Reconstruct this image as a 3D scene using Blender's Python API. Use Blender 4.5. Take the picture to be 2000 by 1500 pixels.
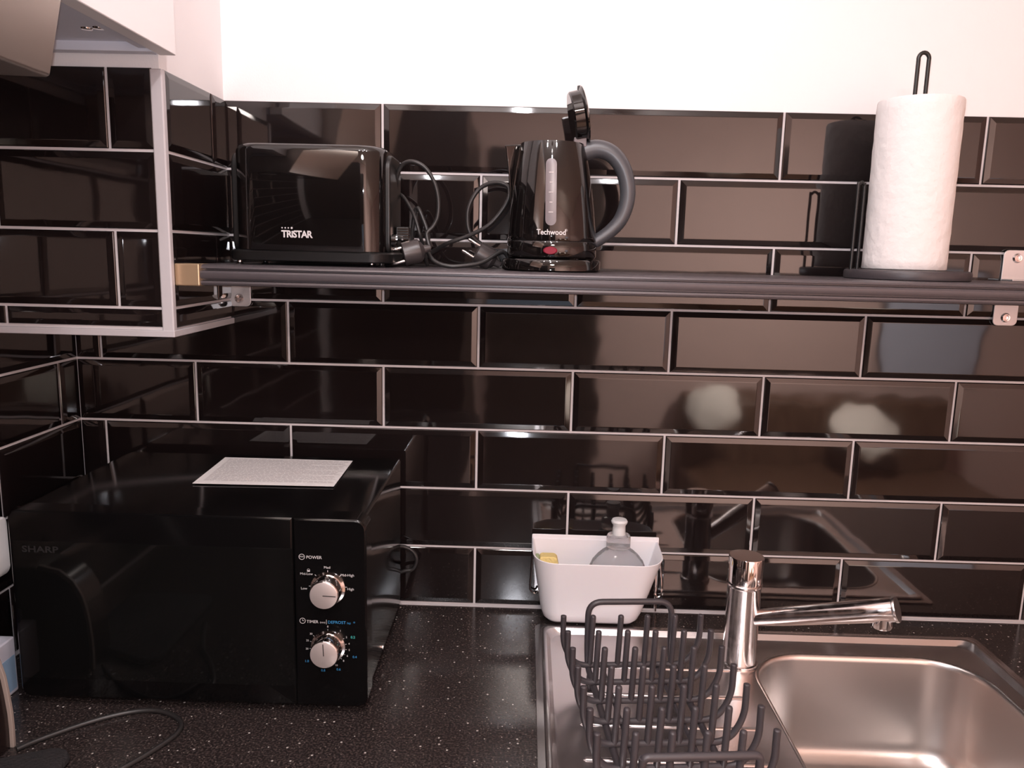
import bpy, bmesh, math, random
from mathutils import Vector, Matrix
random.seed(7)
for o in list(bpy.data.objects): bpy.data.objects.remove(o)
C = bpy.context.scene.collection
V = Vector
R = math.radians

# ------------------------------------------------------------------ camera
def view_axes(yaw, p, r):
    F = V((math.sin(yaw)*math.cos(p), math.cos(yaw)*math.cos(p), math.sin(p)))
    Rt = V((math.cos(yaw), -math.sin(yaw), 0)); U = Rt.cross(F)
    return math.cos(r)*Rt+math.sin(r)*U, -math.sin(r)*Rt+math.cos(r)*U, F
CAM = V((0.2248, -1.2283, 1.4850))
RX, UP, FW = view_axes(-0.0157, -0.16741, 0.02412)
cd = bpy.data.cameras.new('camera'); cam = bpy.data.objects.new('camera', cd); C.objects.link(cam)
cd.sensor_width = 36; cd.lens = 1521.5/2000*36; cd.clip_start = .02; cd.clip_end = 30
m = Matrix.Identity(4)
for i in range(3):
    m[i][0] = RX[i]; m[i][1] = UP[i]; m[i][2] = -FW[i]; m[i][3] = CAM[i]
cam.matrix_world = m
bpy.context.scene.camera = cam

# ------------------------------------------------------------------ light
sc = bpy.context.scene
vs = sc.view_settings
vs.view_transform = 'Standard'; vs.look = 'None'; vs.gamma = 1; vs.use_curve_mapping = False
vs.exposure = 0.0
w = bpy.data.worlds.new('world'); sc.world = w; w.use_nodes = True
w.node_tree.nodes['Background'].inputs[0].default_value = (.9, .8, .75, 1)
w.node_tree.nodes['Background'].inputs[1].default_value = 0.05
def lamp(name, kind, loc, energy, color, size=.03, target=None, **kw):
    l = bpy.data.lights.new(name, kind); l.energy = energy; l.color = color
    if kind == 'AREA': l.shape = 'DISK'; l.size = size
    else: l.shadow_soft_size = size
    for k, v in kw.items(): setattr(l, k, v)
    o = bpy.data.objects.new(name, l); C.objects.link(o); o.location = loc
    if target is not None: o.rotation_euler = (V(target)-V(loc)).to_track_quat('-Z', 'Y').to_euler()
    return o
FLASH = CAM + UP*.012 - RX*.012 + FW*.012
lamp('phone_flash', 'SPOT', FLASH, 12.5, (.97, .98, 1.06), .004, FLASH+FW, spot_size=R(130), spot_blend=.9)
SPOTS = [(0.20, -0.72, 2.30), (0.46, -0.98, 2.30), (-.06, -0.98, 2.30), (0.20, -1.24, 2.30)]
for s in SPOTS:
    lamp('ceiling_bulb', 'POINT', (s[0], s[1], s[2]-.075), 5.6, (1, .965, 1.02), .020)
lamp('added_room_light', 'AREA', (1.5, -1.75, 1.80), 84, (1, .87, .80), .35, (1.6, -3.0, .75))  # added light without a fixture, brightens the front wall mirrored in the tiles
lamp('added_room_light', 'AREA', (.3, -2.2, 2.36), 24, (1, .88, .82), .35, (.3, -2.2, 0))  # second added light, no fixture, lifts the room mirrored in the tiles

# ------------------------------------------------------------------ materials
def principled(name, col, rough=.5, metal=0, **kw):
    m = bpy.data.materials.new(name); m.use_nodes = True
    b = m.node_tree.nodes['Principled BSDF']
    b.inputs['Base Color'].default_value = (*col, 1)
    b.inputs['Roughness'].default_value = rough; b.inputs['Metallic'].default_value = metal
    for k, v in kw.items():
        b.inputs[k.replace('_', ' ')].default_value = v
    return m
def nd(m, t, **kw):
    n = m.node_tree.nodes.new(t)
    for k, v in kw.items():
        if k in n.inputs: n.inputs[k].default_value = v
        else: setattr(n, k, v)
    return n
def ln(m, a, ao, b, bi): m.node_tree.links.new(a.outputs[ao], b.inputs[bi])
def bsdf(m): return m.node_tree.nodes['Principled BSDF']
def noise_bump(m, scale=60, strength=.1, dist=.001, stretch=None, detail=2, kind='ShaderNodeTexNoise'):
    tc = nd(m, 'ShaderNodeTexCoord'); mp = nd(m, 'ShaderNodeMapping')
    if stretch: mp.inputs['Scale'].default_value = stretch
    n = nd(m, kind, Scale=scale)
    if kind == 'ShaderNodeTexNoise': n.inputs['Detail'].default_value = detail
    b = nd(m, 'ShaderNodeBump', Strength=strength, Distance=dist)
    ln(m, tc, 'Object', mp, 0); ln(m, mp, 0, n, 'Vector')
    ln(m, n, 0, b, 'Height'); ln(m, b, 0, bsdf(m), 'Normal')
    return n, b
def noise_colour(m, c1, c2, scale=5, detail=3, stretch=None, lo=.35, hi=.65, target='Base Color'):
    tc = nd(m, 'ShaderNodeTexCoord'); mp = nd(m, 'ShaderNodeMapping')
    if stretch: mp.inputs['Scale'].default_value = stretch
    n = nd(m, 'ShaderNodeTexNoise', Scale=scale, Detail=detail); r = nd(m, 'ShaderNodeValToRGB')
    r.color_ramp.elements[0].position = lo; r.color_ramp.elements[1].position = hi
    r.color_ramp.elements[0].color = (*c1, 1); r.color_ramp.elements[1].color = (*c2, 1)
    ln(m, tc, 'Object', mp, 0); ln(m, mp, 0, n, 'Vector'); ln(m, n, 0, r, 0); ln(m, r, 0, bsdf(m), target)

M = {}
M['tile'] = principled('black_glazed_tile', (.0085, .0058, .0058), .05, Specular_IOR_Level=.80)
noise_bump(M['tile'], 16, .22, .0012, detail=1)
M['grout'] = principled('grey_grout', (.58, .54, .545), .85); noise_bump(M['grout'], 300, .2, .0004)
M['trim'] = principled('white_tile_trim', (.50, .475, .49), .45)
M['plaster'] = principled('white_wallpaper', (.81, .785, .785), .8)
noise_bump(M['plaster'], 420, .25, .0006, stretch=(1, 1, .6))
M['beige_wall'] = principled('beige_wall', (.74, .55, .50), .8); noise_bump(M['beige_wall'], 200, .1)
M['ceiling'] = principled('ceiling_paint', (.82, .74, .68), .9); noise_bump(M['ceiling'], 200, .1)
M['floor'] = principled('wood_floor', (.16, .09, .055), .35)
noise_colour(M['floor'], (.24, .145, .105), (.40, .27, .20), 6, 4, (1, 9, 1))
M['rug'] = principled('jeans_stand_in_blue', (.22, .32, .44), .9); noise_bump(M['rug'], 300, .5)  # blue-grey standing in for jeans, meant for the tile reflections
M['cushion'] = principled('cream_cushion', (.95, .90, .82), .9); noise_bump(M['cushion'], 60, .4, .004)
M['canvas'] = principled('pale_canvas', (.62, .67, .80), .8); noise_bump(M['canvas'], 200, .2)
M['dark_wood'] = principled('dark_wood', (.030, .020, .016), .4); noise_colour(M['dark_wood'], (.022, .014, .011), (.05, .032, .024), 8, 4, (9, 9, 1))
M['brown_door'] = principled('brown_door', (.13, .07, .045), .45); noise_colour(M['brown_door'], (.10, .05, .03), (.19, .11, .07), 8, 4, (9, 9, 1))
M['gloss_black'] = principled('gloss_black_plastic', (.005, .004, .004), .04, Specular_IOR_Level=.8)
noise_bump(M['gloss_black'], 9, .05, .001, detail=1)
M['mw_black'] = principled('satin_black_shell', (.0032, .003, .0032), .12, Specular_IOR_Level=.35); noise_bump(M['mw_black'], 200, .03, .0004)
M['mw_glass'] = principled('dark_door_glass', (.004, .004, .004), .06); noise_bump(M['mw_glass'], 8, .02, .0006)
M['black'] = principled('matt_black_plastic', (.006, .0055, .0055), .38); noise_bump(M['black'], 400, .1, .0003)
M['rack'] = principled('dark_grey_coated_wire', (.046, .039, .043), .42); noise_bump(M['rack'], 500, .25, .0004)
M['plug_grey'] = principled('dark_grey_plug', (.045, .038, .038), .32); noise_bump(M['plug_grey'], 300, .05, .0003)
M['rubber'] = principled('black_rubber', (.02, .018, .018), .4); noise_bump(M['rubber'], 500, .1, .0003)
M['shelf'] = principled('dark_anodised_shelf', (.088, .076, .082), .38, .25)
noise_bump(M['shelf'], 60, .08, .0003, stretch=(1, 30, 30))
M['brass'] = principled('champagne_end_cap', (.62, .44, .28), .38, .75); noise_bump(M['brass'], 200, .06, .0003)
M['clip_steel'] = principled('zinc_steel_clip', (.62, .60, .60), .35, .6); noise_bump(M['clip_steel'], 200, .04, .0003)
M['steel'] = principled('brushed_steel', (.70, .67, .67), .26, 1.0)
noise_bump(M['steel'], 500, .10, .0003, stretch=(.04, 1, 1))
M['basin'] = principled('satin_steel_basin', (.68, .64, .62), .30, 1.0)
noise_bump(M['basin'], 400, .06, .0003)
M['chrome'] = principled('chrome', (.80, .76, .75), .07, 1.0); noise_bump(M['chrome'], 12, .04, .0006)
M['chrome_worn'] = principled('water_marked_chrome', (.74, .69, .68), .13, 1.0)
noise_colour(M['chrome_worn'], (.09,)*3, (.24,)*3, 90, 4, target='Roughness')
M['knob_face'] = principled('spun_silver_knob', (.74, .66, .64), .40, .7); noise_bump(M['knob_face'], 300, .08, .0003)
M['hood'] = principled('brushed_hood_steel', (.66, .58, .52), .34, 1.0); noise_bump(M['hood'], 400, .1, .0003, stretch=(1, .05, 1))
M['cabinet'] = principled('white_laminate', (.84, .82, .82), .35); noise_bump(M['cabinet'], 120, .03, .0004)
M['cab_grey'] = principled('pale_grey_board', (.66, .68, .76), .5); noise_bump(M['cab_grey'], 120, .03, .0004)
M['paper'] = principled('white_paper', (.77, .735, .72), .95)
M['caddy'] = principled('white_plastic', (.82, .78, .80), .25, Subsurface_Weight=.05); noise_bump(M['caddy'], 200, .02, .0003)
M['white_print'] = principled('white_print', (.55, .53, .53), .5); noise_bump(M['white_print'], 300, .01, .0001)
M['dim_print'] = principled('grey_print', (.018, .017, .018), .4); noise_bump(M['dim_print'], 300, .01, .0001)
M['blue_print'] = principled('blue_print', (.03, .22, .46), .5); noise_bump(M['blue_print'], 300, .01, .0001)
M['teal_print'] = principled('teal_print', (.05, .45, .42), .5); noise_bump(M['teal_print'], 300, .01, .0001)
M['text_grey'] = principled('printed_text', (.45, .40, .40), .7); noise_bump(M['text_grey'], 300, .01, .0001)
M['red'] = principled('red_translucent_switch', (.20, .008, .024), .5, Specular_IOR_Level=.25); noise_bump(M['red'], 200, .05, .0003)
M['gauge'] = principled('frosted_gauge', (.165, .140, .148), .25); noise_bump(M['gauge'], 200, .05, .0004)
M['handle_rubber'] = principled('soft_grey_handle', (.060, .062, .070), .38, Coat_Weight=.25, Coat_Roughness=.35); noise_bump(M['handle_rubber'], 200, .04, .0004)
M['soap'] = principled('clear_soap_bottle', (.94, .95, .97), .10, Transmission_Weight=.90, IOR=1.22); noise_bump(M['soap'], 90, .35, .0015)
M['frost'] = principled('frosted_cap', (.84, .84, .84), .3, Transmission_Weight=.25, IOR=1.3); noise_bump(M['frost'], 120, .1, .0005)
M['sponge'] = principled('yellow_sponge', (.80, .62, .25), .95); noise_bump(M['sponge'], 260, .8, .002)
M['sponge_green'] = principled('green_scourer', (.36, .42, .24), .95); noise_bump(M['sponge_green'], 300, .9, .002)
M['cream'] = principled('cream_trim', (.30, .245, .215), .4); noise_bump(M['cream'], 200, .04, .0003)
M['brown_plastic'] = principled('dark_brown_shell', (.016, .010, .009), .2); noise_bump(M['brown_plastic'], 200, .04, .0003)
M['pack'] = principled('white_carton', (.62, .62, .70), .4); noise_bump(M['pack'], 40, .2, .001)
M['pack_blue'] = principled('pale_blue_panel', (.30, .45, .62), .4); noise_bump(M['pack_blue'], 40, .2, .001)
M['navy'] = principled('navy_packet', (.02, .02, .09), .35); noise_bump(M['navy'], 60, .3, .001)
M['woven'] = principled('black_woven_cloth', (.012, .010, .011), .85)
noise_bump(M['woven'], 260, .9, .0015, kind='ShaderNodeTexVoronoi')
M['bulb'] = principled('lit_bulb', (1, 1, 1), .5)
bsdf(M['bulb']).inputs['Emission Color'].default_value = (1, .88, .78, 1); bsdf(M['bulb']).inputs['Emission Strength'].default_value = 25
# embossed kitchen paper
n1, b1 = noise_bump(M['paper'], 75, .9, .0022, detail=3)
# speckled worktop
def worktop():
    m = principled('speckled_worktop', (.03, .02, .02), .17); b = bsdf(m)
    tc = nd(m, 'ShaderNodeTexCoord')
    mix = None; prev = nd(m, 'ShaderNodeValToRGB')
    n = nd(m, 'ShaderNodeTexNoise', Scale=350, Detail=3); ln(m, tc, 'Object', n, 'Vector')
    prev.color_ramp.elements[0].position = .42; prev.color_ramp.elements[1].position = .72
    prev.color_ramp.elements[0].color = (.016, .012, .012, 1); prev.color_ramp.elements[1].color = (.066, .050, .046, 1)
    ln(m, n, 0, prev, 0); last = prev
    for sc_, thr, rnd, colr in ((95, .125, .62, (.50, .46, .43, 1)), (230, .20, .60, (.15, .125, .11, 1)), (60, .055, .5, (.6, .56, .52, 1))):
        v = nd(m, 'ShaderNodeTexVoronoi', Scale=sc_); ln(m, tc, 'Object', v, 'Vector')
        a = nd(m, 'ShaderNodeMath', operation='LESS_THAN'); a.inputs[1].default_value = thr; ln(m, v, 'Distance', a, 0)
        s = nd(m, 'ShaderNodeSeparateColor'); ln(m, v, 'Color', s, 0)
        g = nd(m, 'ShaderNodeMath', operation='GREATER_THAN'); g.inputs[1].default_value = rnd; ln(m, s, 0, g, 0)
        mu = nd(m, 'ShaderNodeMath', operation='MULTIPLY'); ln(m, a, 0, mu, 0); ln(m, g, 0, mu, 1)
        mx = nd(m, 'ShaderNodeMix', data_type='RGBA'); ln(m, mu, 0, mx, 0); ln(m, last, 0 if last is prev else 2, mx, 6)
        mx.inputs[7].default_value = colr; last = mx
    ln(m, last, 2, b, 'Base Color')
    bp = nd(m, 'ShaderNodeBump', Strength=.12, Distance=.0005); ln(m, n, 0, bp, 'Height'); ln(m, bp, 0, b, 'Normal')
    return m
M['worktop'] = worktop()

# ------------------------------------------------------------------ mesh helpers
ORG = {}
def bm_new(): return bmesh.new()
def box(bm, x0, x1, y0, y1, z0, z1, mi=0):
    vs_ = [bm.verts.new(p) for p in ((x0,y0,z0),(x1,y0,z0),(x1,y1,z0),(x0,y1,z0),(x0,y0,z1),(x1,y0,z1),(x1,y1,z1),(x0,y1,z1))]
    for f in ((0,3,2,1),(4,5,6,7),(0,1,5,4),(1,2,6,5),(2,3,7,6),(3,0,4,7)):
        bm.faces.new([vs_[i] for i in f]).material_index = mi
    return vs_
def loft(bm, rings, cap0=True, cap1=True, closed=False):
    vr = [[bm.verts.new(p) for p in r] for r in rings]
    n = len(vr[0]); L = len(vr)
    for i in range(L if closed else L-1):
        a, b = vr[i], vr[(i+1) % L]
        for k in range(n): bm.faces.new((a[k], a[(k+1) % n], b[(k+1) % n], b[k]))
    if not closed:
        if cap0: bm.faces.new(vr[0][::-1])
        if cap1: bm.faces.new(vr[-1])
    return vr
def frame(d):
    d = V(d).normalized(); a = V((0, 0, 1)) if abs(d.z) < .9 else V((1, 0, 0))
    u = d.cross(a).normalized(); return u, d.cross(u).normalized(), d
def tube(bm, pts, r, seg=10, closed=False, r2=None, up=None):
    pts = [V(p) for p in pts]; n = len(pts); rings = []; u = None
    for i, p in enumerate(pts):
        if closed: t = pts[(i+1) % n]-pts[i-1]
        else: t = pts[min(i+1, n-1)]-pts[max(i-1, 0)]
        t.normalize()
        if u is None: u = frame(t)[0] if up is None else V(up)
        u = (u-t*u.dot(t)).normalized(); v = t.cross(u)
        rr = r[i] if isinstance(r, (list, tuple)) else r; rb = rr if r2 is None else (r2[i] if isinstance(r2, (list, tuple)) else r2)
        rings.append([p+u*math.cos(2*math.pi*k/seg)*rr+v*math.sin(2*math.pi*k/seg)*rb for k in range(seg)])
    loft(bm, rings, closed=closed)
def lathe(bm, prof, c=(0, 0, 0), axis=(0, 0, 1), seg=32, sy=1.0):
    u, v, d = frame(axis); c = V(c)
    rings = [[c+d*h+u*(r*sy*math.cos(2*math.pi*k/seg))+v*(r*math.sin(2*math.pi*k/seg)) for k in range(seg)] for r, h in prof]
    loft(bm, rings)
def spline(pts, n=8, closed=False):
    pts = [V(p) for p in pts]; N = len(pts); out = []
    for i in range(N if closed else N-1):
        g = lambda k: pts[k % N] if closed else pts[max(0, min(N-1, k))]
        p0, p1, p2, p3 = g(i-1), g(i), g(i+1), g(i+2)
        for s in range(n):
            t = s/n
            out.append(.5*((2*p1)+(p2-p0)*t+(2*p0-5*p1+4*p2-p3)*t*t+(3*p1-p0-3*p2+p3)*t**3))
    if not closed: out.append(pts[-1])
    return out
def rrect(x0, x1, y0, y1, r, seg=6):
    o = []
    rs = r if isinstance(r, (list, tuple)) else (r,)*4
    for (cx, cy, a), q in zip(((x1, y1, 0), (x0, y1, 90), (x0, y0, 180), (x1, y0, 270)), rs):
        sx = -1 if cx == x1 else 1; sy = -1 if cy == y1 else 1
        for k in range(seg+1):
            t = R(a+90*k/seg); o.append((cx+sx*q+q*math.cos(t), cy+sy*q+q*math.sin(t)))
    return o
def fillet(pts, r, n=5):
    """polyline with rounded inner corners"""
    pts = [V(p) for p in pts]; out = [pts[0]]
    for i in range(1, len(pts)-1):
        a, b, c = pts[i-1], pts[i], pts[i+1]
        d1 = (a-b); d2 = (c-b); q = min(r, d1.length*.49, d2.length*.49)
        p, s = b+d1.normalized()*q, b+d2.normalized()*q
        for k in range(n+1):
            t = k/n; out.append(p*(1-t)**2+b*2*t*(1-t)+s*t*t)
    out.append(pts[-1]); return out
def put(name, bm, mat, parent=None, smooth=40, bevel=0, bseg=2, org=None):
    bmesh.ops.remove_doubles(bm, verts=bm.verts, dist=1e-6)
    bmesh.ops.recalc_face_normals(bm, faces=bm.faces)
    if parent is not None: base = ORG[parent.name]
    elif org is not None: base = V(org)
    else:
        cs = [v.co for v in bm.verts]
        base = V(((min(c.x for c in cs)+max(c.x for c in cs))/2, (min(c.y for c in cs)+max(c.y for c in cs))/2, min(c.z for c in cs)))
    for v in bm.verts: v.co -= base
    me = bpy.data.meshes.new(name); bm.to_mesh(me); bm.free()
    for k in (mat if isinstance(mat, list) else [mat]): me.materials.append(M[k])
    if smooth:
        me.shade_smooth(); me.set_sharp_from_angle(angle=R(smooth))
    o = bpy.data.objects.new(name, me); C.objects.link(o)
    if parent is not None: o.parent = parent
    else: o.location = base
    ORG[o.name] = base.copy()
    if bevel:
        b = o.modifiers.new('bevel', 'BEVEL'); b.width = bevel; b.segments = bseg; b.limit_method = 'ANGLE'; b.angle_limit = R(35); b.harden_normals = True
    return o
def thing(name, label, cat, loc, group=None):
    o = bpy.data.objects.new(name, None); C.objects.link(o); o.location = loc; o.empty_display_size = .02
    ORG[o.name] = V(loc); o['label'] = label; o['category'] = cat
    if group: o['group'] = group
    return o
def tag(o, label, cat, group=None):
    o['label'] = label; o['category'] = cat
    if group: o['group'] = group
    return o
def struct(o): o['kind'] = 'structure'; return o
# text drawn flat in local xy, then placed with a matrix given by (origin, right, up)
def text(bm, s, size, origin, right, up, align='LEFT', bold=0, depth=.0002, space=1.0, sx=1.0):
    cu = bpy.data.curves.new('lettering_source', 'FONT'); cu.body = s; cu.size = size; cu.align_x = align; cu.align_y = 'CENTER'
    cu.offset = bold; cu.space_character = space; cu.resolution_u = 3
    o = bpy.data.objects.new('lettering_source', cu); C.objects.link(o)
    dg = bpy.context.evaluated_depsgraph_get(); me = bpy.data.meshes.new_from_object(o.evaluated_get(dg))
    r = V(right).normalized(); u = V(up).normalized(); nn = r.cross(u)
    t = bmesh.new(); t.from_mesh(me)
    for v in t.verts: v.co = V(origin)+r*v.co.x*sx+u*v.co.y+nn*depth
    tmp = bpy.data.meshes.new('lettering_temp'); t.to_mesh(tmp); t.free(); bm.from_mesh(tmp)
    bpy.data.objects.remove(o); bpy.data.curves.remove(cu); bpy.data.meshes.remove(me); bpy.data.meshes.remove(tmp)

# ------------------------------------------------------------------ room shell
XL, XB, YB, ZB = -.4966, -.2427, -.2103, 1.3640   # left wall, boxing face, boxing front, boxing bottom
ZT, ZC, HP, WP = 1.7011, .9, .09985, .302          # tile top, worktop, row pitch, tile pitch
XR, YF, ZCEIL = 3.3, -3.0, 2.42
def line_z(r): return ZT-r*HP

def tile(bm, P, U, Wd, N, u0, u1, z0, z1, bev=.0085):
    """one glazed tile with a bevelled edge; P origin, U along, N outward"""
    P = V(P); U = V(U); N = V(N); Z = V((0, 0, 1))
    def ring(ins, h): return [P+U*u+Z*z+N*h for u, z in ((u0+ins, z0+ins), (u1-ins, z0+ins), (u1-ins, z1-ins), (u0+ins, z1-ins))]
    b = min(bev, (u1-u0)*.3, (z1-z0)*.3)
    loft(bm, [ring(0, -.002), ring(0, .0010), ring(.0006, .0018), ring(.0014, .0022), ring(b*.85, .0036), ring(b, .0039), ring(b+.0008, .0040)], cap0=False)
def tile_wall(name, P, U, N, umin, umax, rows, joint0, parent, zmin=None, g=.0036, jitter=0):
    t = bm_new()
    for r in rows:
        z1 = line_z(r)-g/2; z0 = line_z(r+1)+g/2
        if r == 0: z1 = line_z(0)
        if zmin is not None: z0 = max(z0, zmin)
        if z1-z0 < .008: continue
        off = joint0 if r % 2 == 0 else joint0+WP/2
        k = math.floor((umin-off)/WP)
        while off+k*WP < umax:
            a = max(umin, off+k*WP+g/2); b = min(umax, off+(k+1)*WP-g/2)
            if b-a > .006: tile(t, P, U, 0, N, a, b, z0, z1)
            k += 1
    return put(name, t, 'tile', parent, smooth=0)
# back wall
b = bm_new(); box(b, XL-.1, XR+.1, 0, .1, 0, ZCEIL); wb = struct(put('wall_back', b, 'plaster', org=(.8, .05, 0)))
b = bm_new(); box(b, XL, 1.9, -.0022, .001, ZC-.02, ZT); put('grout', b, 'grout', wb, smooth=0)
tile_wall('tiles', (0, -.0022, 0), (1, 0, 0), (0, -1, 0), XL+.004, 1.9, range(8), 0.0, wb, zmin=ZC+.0025)
# left wall
b = bm_new(); box(b, XL-.1, XL, YF, 0, 0, ZCEIL); wl = struct(put('wall_left', b, 'plaster', org=(XL-.05, -1.5, 0)))
b = bm_new(); box(b, XL-.001, XL+.0022, -1.5, 0, ZC-.02, ZT); put('grout', b, 'grout', wl, smooth=0)
tile_wall('tiles', (XL+.0022, 0, 0), (0, -1, 0), (1, 0, 0), .004, 1.5, range(8), .0551, wl, zmin=ZC+.0025)
# tiled pipe boxing in the corner
b = bm_new(); box(b, XL, XB, YB, 0, ZB+.006, ZCEIL); wx = struct(put('wall_boxing', b, 'plaster', org=((XL+XB)/2, YB/2, ZB)))
b = bm_new(); box(b, XL, XB+.0022, YB-.0022, 0, ZB+.008, ZT-.0005); put('grout', b, 'grout', wx, smooth=0)
tile_wall('tiles', (0, YB-.0022, 0), (1, 0, 0), (0, -1, 0), XL, XB-.0085, range(4), -.3085, wx, zmin=ZB+.013)
tile_wall('tiles', (XB+.0022, 0, 0), (0, -1, 0), (1, 0, 0), .004, -YB-.004, range(4), .0585, wx, zmin=ZB+.011)
b = bm_new()
box(b, XB-.0095, XB+.0065, YB-.0065, YB+.004, ZB+.001, ZT-.001)
put('corner_trim', b, 'trim', wx, bevel=.0022)
b = bm_new(); box(b, XL, XB+.0072, YB-.0075, -.001, ZB, ZB+.009); put('bottom_trim', b, 'trim', wx, bevel=.0012)
# rest of the room
b = bm_new(); box(b, XR, XR+.1, YF, 0, 0, ZCEIL); struct(put('wall_right', b, 'beige_wall'))
b = bm_new(); box(b, XL-.1, XR+.1, YF-.1, YF, 0, ZCEIL); struct(put('wall_front', b, 'beige_wall'))
b = bm_new(); box(b, XL-.1, XR+.1, YF-.1, .1, ZCEIL, ZCEIL+.1); struct(put('ceiling', b, 'ceiling'))
b = bm_new(); box(b, XL-.1, XR+.1, YF-.1, .1, -.1, 0); struct(put('floor', b, 'floor'))
b = bm_new(); box(b, .02, .62, YF, YF+.05, 0, 2.02); d = struct(put('added_door_1', b, 'dark_wood', bevel=.003))  # added dark door, stands in for a dark figure mirrored in the tiles
b = bm_new()
for z0, z1 in ((.15, .95), (1.1, 1.9)): box(b, .1, .54, YF+.049, YF+.056, z0, z1)
put('added_door_panel', b, 'dark_wood', d, bevel=.004)

# ------------------------------------------------------------------ worktop and units
SX0, SX1, SY0, SY1 = .2515, .9475, -.572, -.066
b = bm_new()
hx0, hx1, hy0, hy1 = SX0+.016, SX1-.016, SY0+.016, SY1-.016
box(b, XL+.0065, 1.9, hy1, -.0065, ZC-.04, ZC)
box(b, XL+.0065, hx0, -.62, hy1, ZC-.04, ZC)
box(b, hx1, 1.9, -.62, hy1, ZC-.04, ZC)
box(b, hx0, hx1, -.62, hy0, ZC-.04, ZC)
box(b, XL+.0065, .06, -1.6, -.62, ZC-.04, ZC)
wt = tag(put('worktop', b, 'worktop', smooth=0), 'dark brown speckled stone-look worktop running under the microwave and sink', 'worktop')
b = bm_new(); box(b, XL+.0065, 1.9, -.0085, -.0062, ZC, ZC+.0012); put('sealant_line', b, 'grout', wt)
def base_unit(x0, x1, y0, y1, label, face='y'):
    t = thing('base_cabinet', label, 'cabinet', ((x0+x1)/2, (y0+y1)/2, 0))
    top = ZC-.04 if not (x0 < .9 and x1 > .3 and face == 'y') else ZC-.21
    b = bm_new(); box(b, x0, x1, y0, y1, .1, top); box(b, x0+.02, x1-.04, y0+.04, y1, 0, .1); put('carcass', b, 'cabinet', t)
    b = bm_new()
    if face == 'y': box(b, x0+.003, x1-.003, y0-.019, y0-.001, .12, ZC-.05)
    else: box(b, x1+.001, x1+.019, y0+.003, y1-.003, .12, ZC-.05)
    put('door', b, 'cabinet', t, bevel=.002)
base_unit(.09, .99, -.58, -.01, 'white base cabinet under the sink')
base_unit(.995, 1.88, -.58, -.01, 'white base cabinet right of the sink unit')
base_unit(XL+.01, .035, -1.58, -.60, 'white base cabinet along the left wall', 'x')
b = bm_new(); box(b, XL+.01, .0, -2.3, -1.62, 0, 2.0)
tag(put('added_cupboard', b, 'dark_wood', bevel=.003), 'tall dark wooden cupboard added behind the camera for dark tile reflections', 'cupboard')  # added dark block for the left tiles to mirror
b = bm_new(); box(b, .02, .50, -2.9, -1.75, 0, .012)  # added slab, stands in for jeans mirrored low in the tiles
tag(put('jeans_stand_in', b, 'rug', bevel=.004), 'blue-grey rug added behind the camera, standing in for jeans mirrored in the tiles', 'rug')

t = thing('sofa', 'brown sofa added across the room behind the camera for tile reflections', 'sofa', (1.75, -2.55, 0))  # added sofa, gives the tiles brown shapes to mirror
b = bm_new(); box(b, 1.05, 2.45, -2.9, -2.15, .10, .42); put('seat', b, 'brown_door', t, bevel=.04, bseg=4)
b = bm_new(); box(b, 1.05, 2.45, -2.95, -2.75, .10, .78); put('backrest', b, 'brown_door', t, bevel=.04, bseg=4)
for x_, tilt, z_, q_ in ((1.16, 0, .74, .66), (1.90, 1, .66, .80)):  # added pale cushions, make bright patches in the tile reflections
    b = bm_new(); lathe(b, [(r_*q_, h_) for r_, h_ in ((0, -.06), (.12, -.055), (.19, -.03), (.205, 0), (.19, .03), (.12, .055), (0, .06))], (x_, -2.55+.0*tilt, z_), (0, 1, .3+.9*tilt), 24)
    tag(put('added_cushion', b, 'cushion', smooth=70), 'cream cushion added on the %s half of the brown sofa for tile reflections' % ('left', 'right')[tilt], 'cushion')
t = thing('added_picture', 'pale blue-grey framed canvas added above the sofa for tile reflections', 'picture', (2.39, YF+.02, 1.2))  # added canvas, makes the bluish patch mirrored in the tiles
b = bm_new(); box(b, 2.12, 2.66, YF+.001, YF+.03, .85, 1.45); put('frame', b, 'dark_wood', t, bevel=.003)
b = bm_new(); box(b, 2.135, 2.645, YF+.029, YF+.033, .865, 1.435); put('canvas', b, 'canvas', t)

# ceiling spotlights (four)
for i, s in enumerate(SPOTS):
    side = ('nearest the tiled wall', 'rightmost', 'leftmost', 'farthest from the tiled wall')[i]
    t = thing('ceiling_spotlight', 'small chrome ceiling spotlight, %s of the four' % side, 'light', (s[0], s[1], s[2]), 'ceiling spotlights')
    b = bm_new(); lathe(b, [(.0, .119), (.035, .119), (.035, .09), (.008, .085), (.008, .045), (.03, .04), (.036, 0), (.033, 0), (.027, .036), (0, .036)], s, seg=20); put('lamp_body', b, 'chrome', t)
    b = bm_new(); lathe(b, [(0, .0), (.012, .0), (.022, .012), (.022, .03), (.01, .036), (0, .036)], (s[0], s[1], s[2]-.012), seg=16); put('bulb', b, 'bulb', t)

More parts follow.
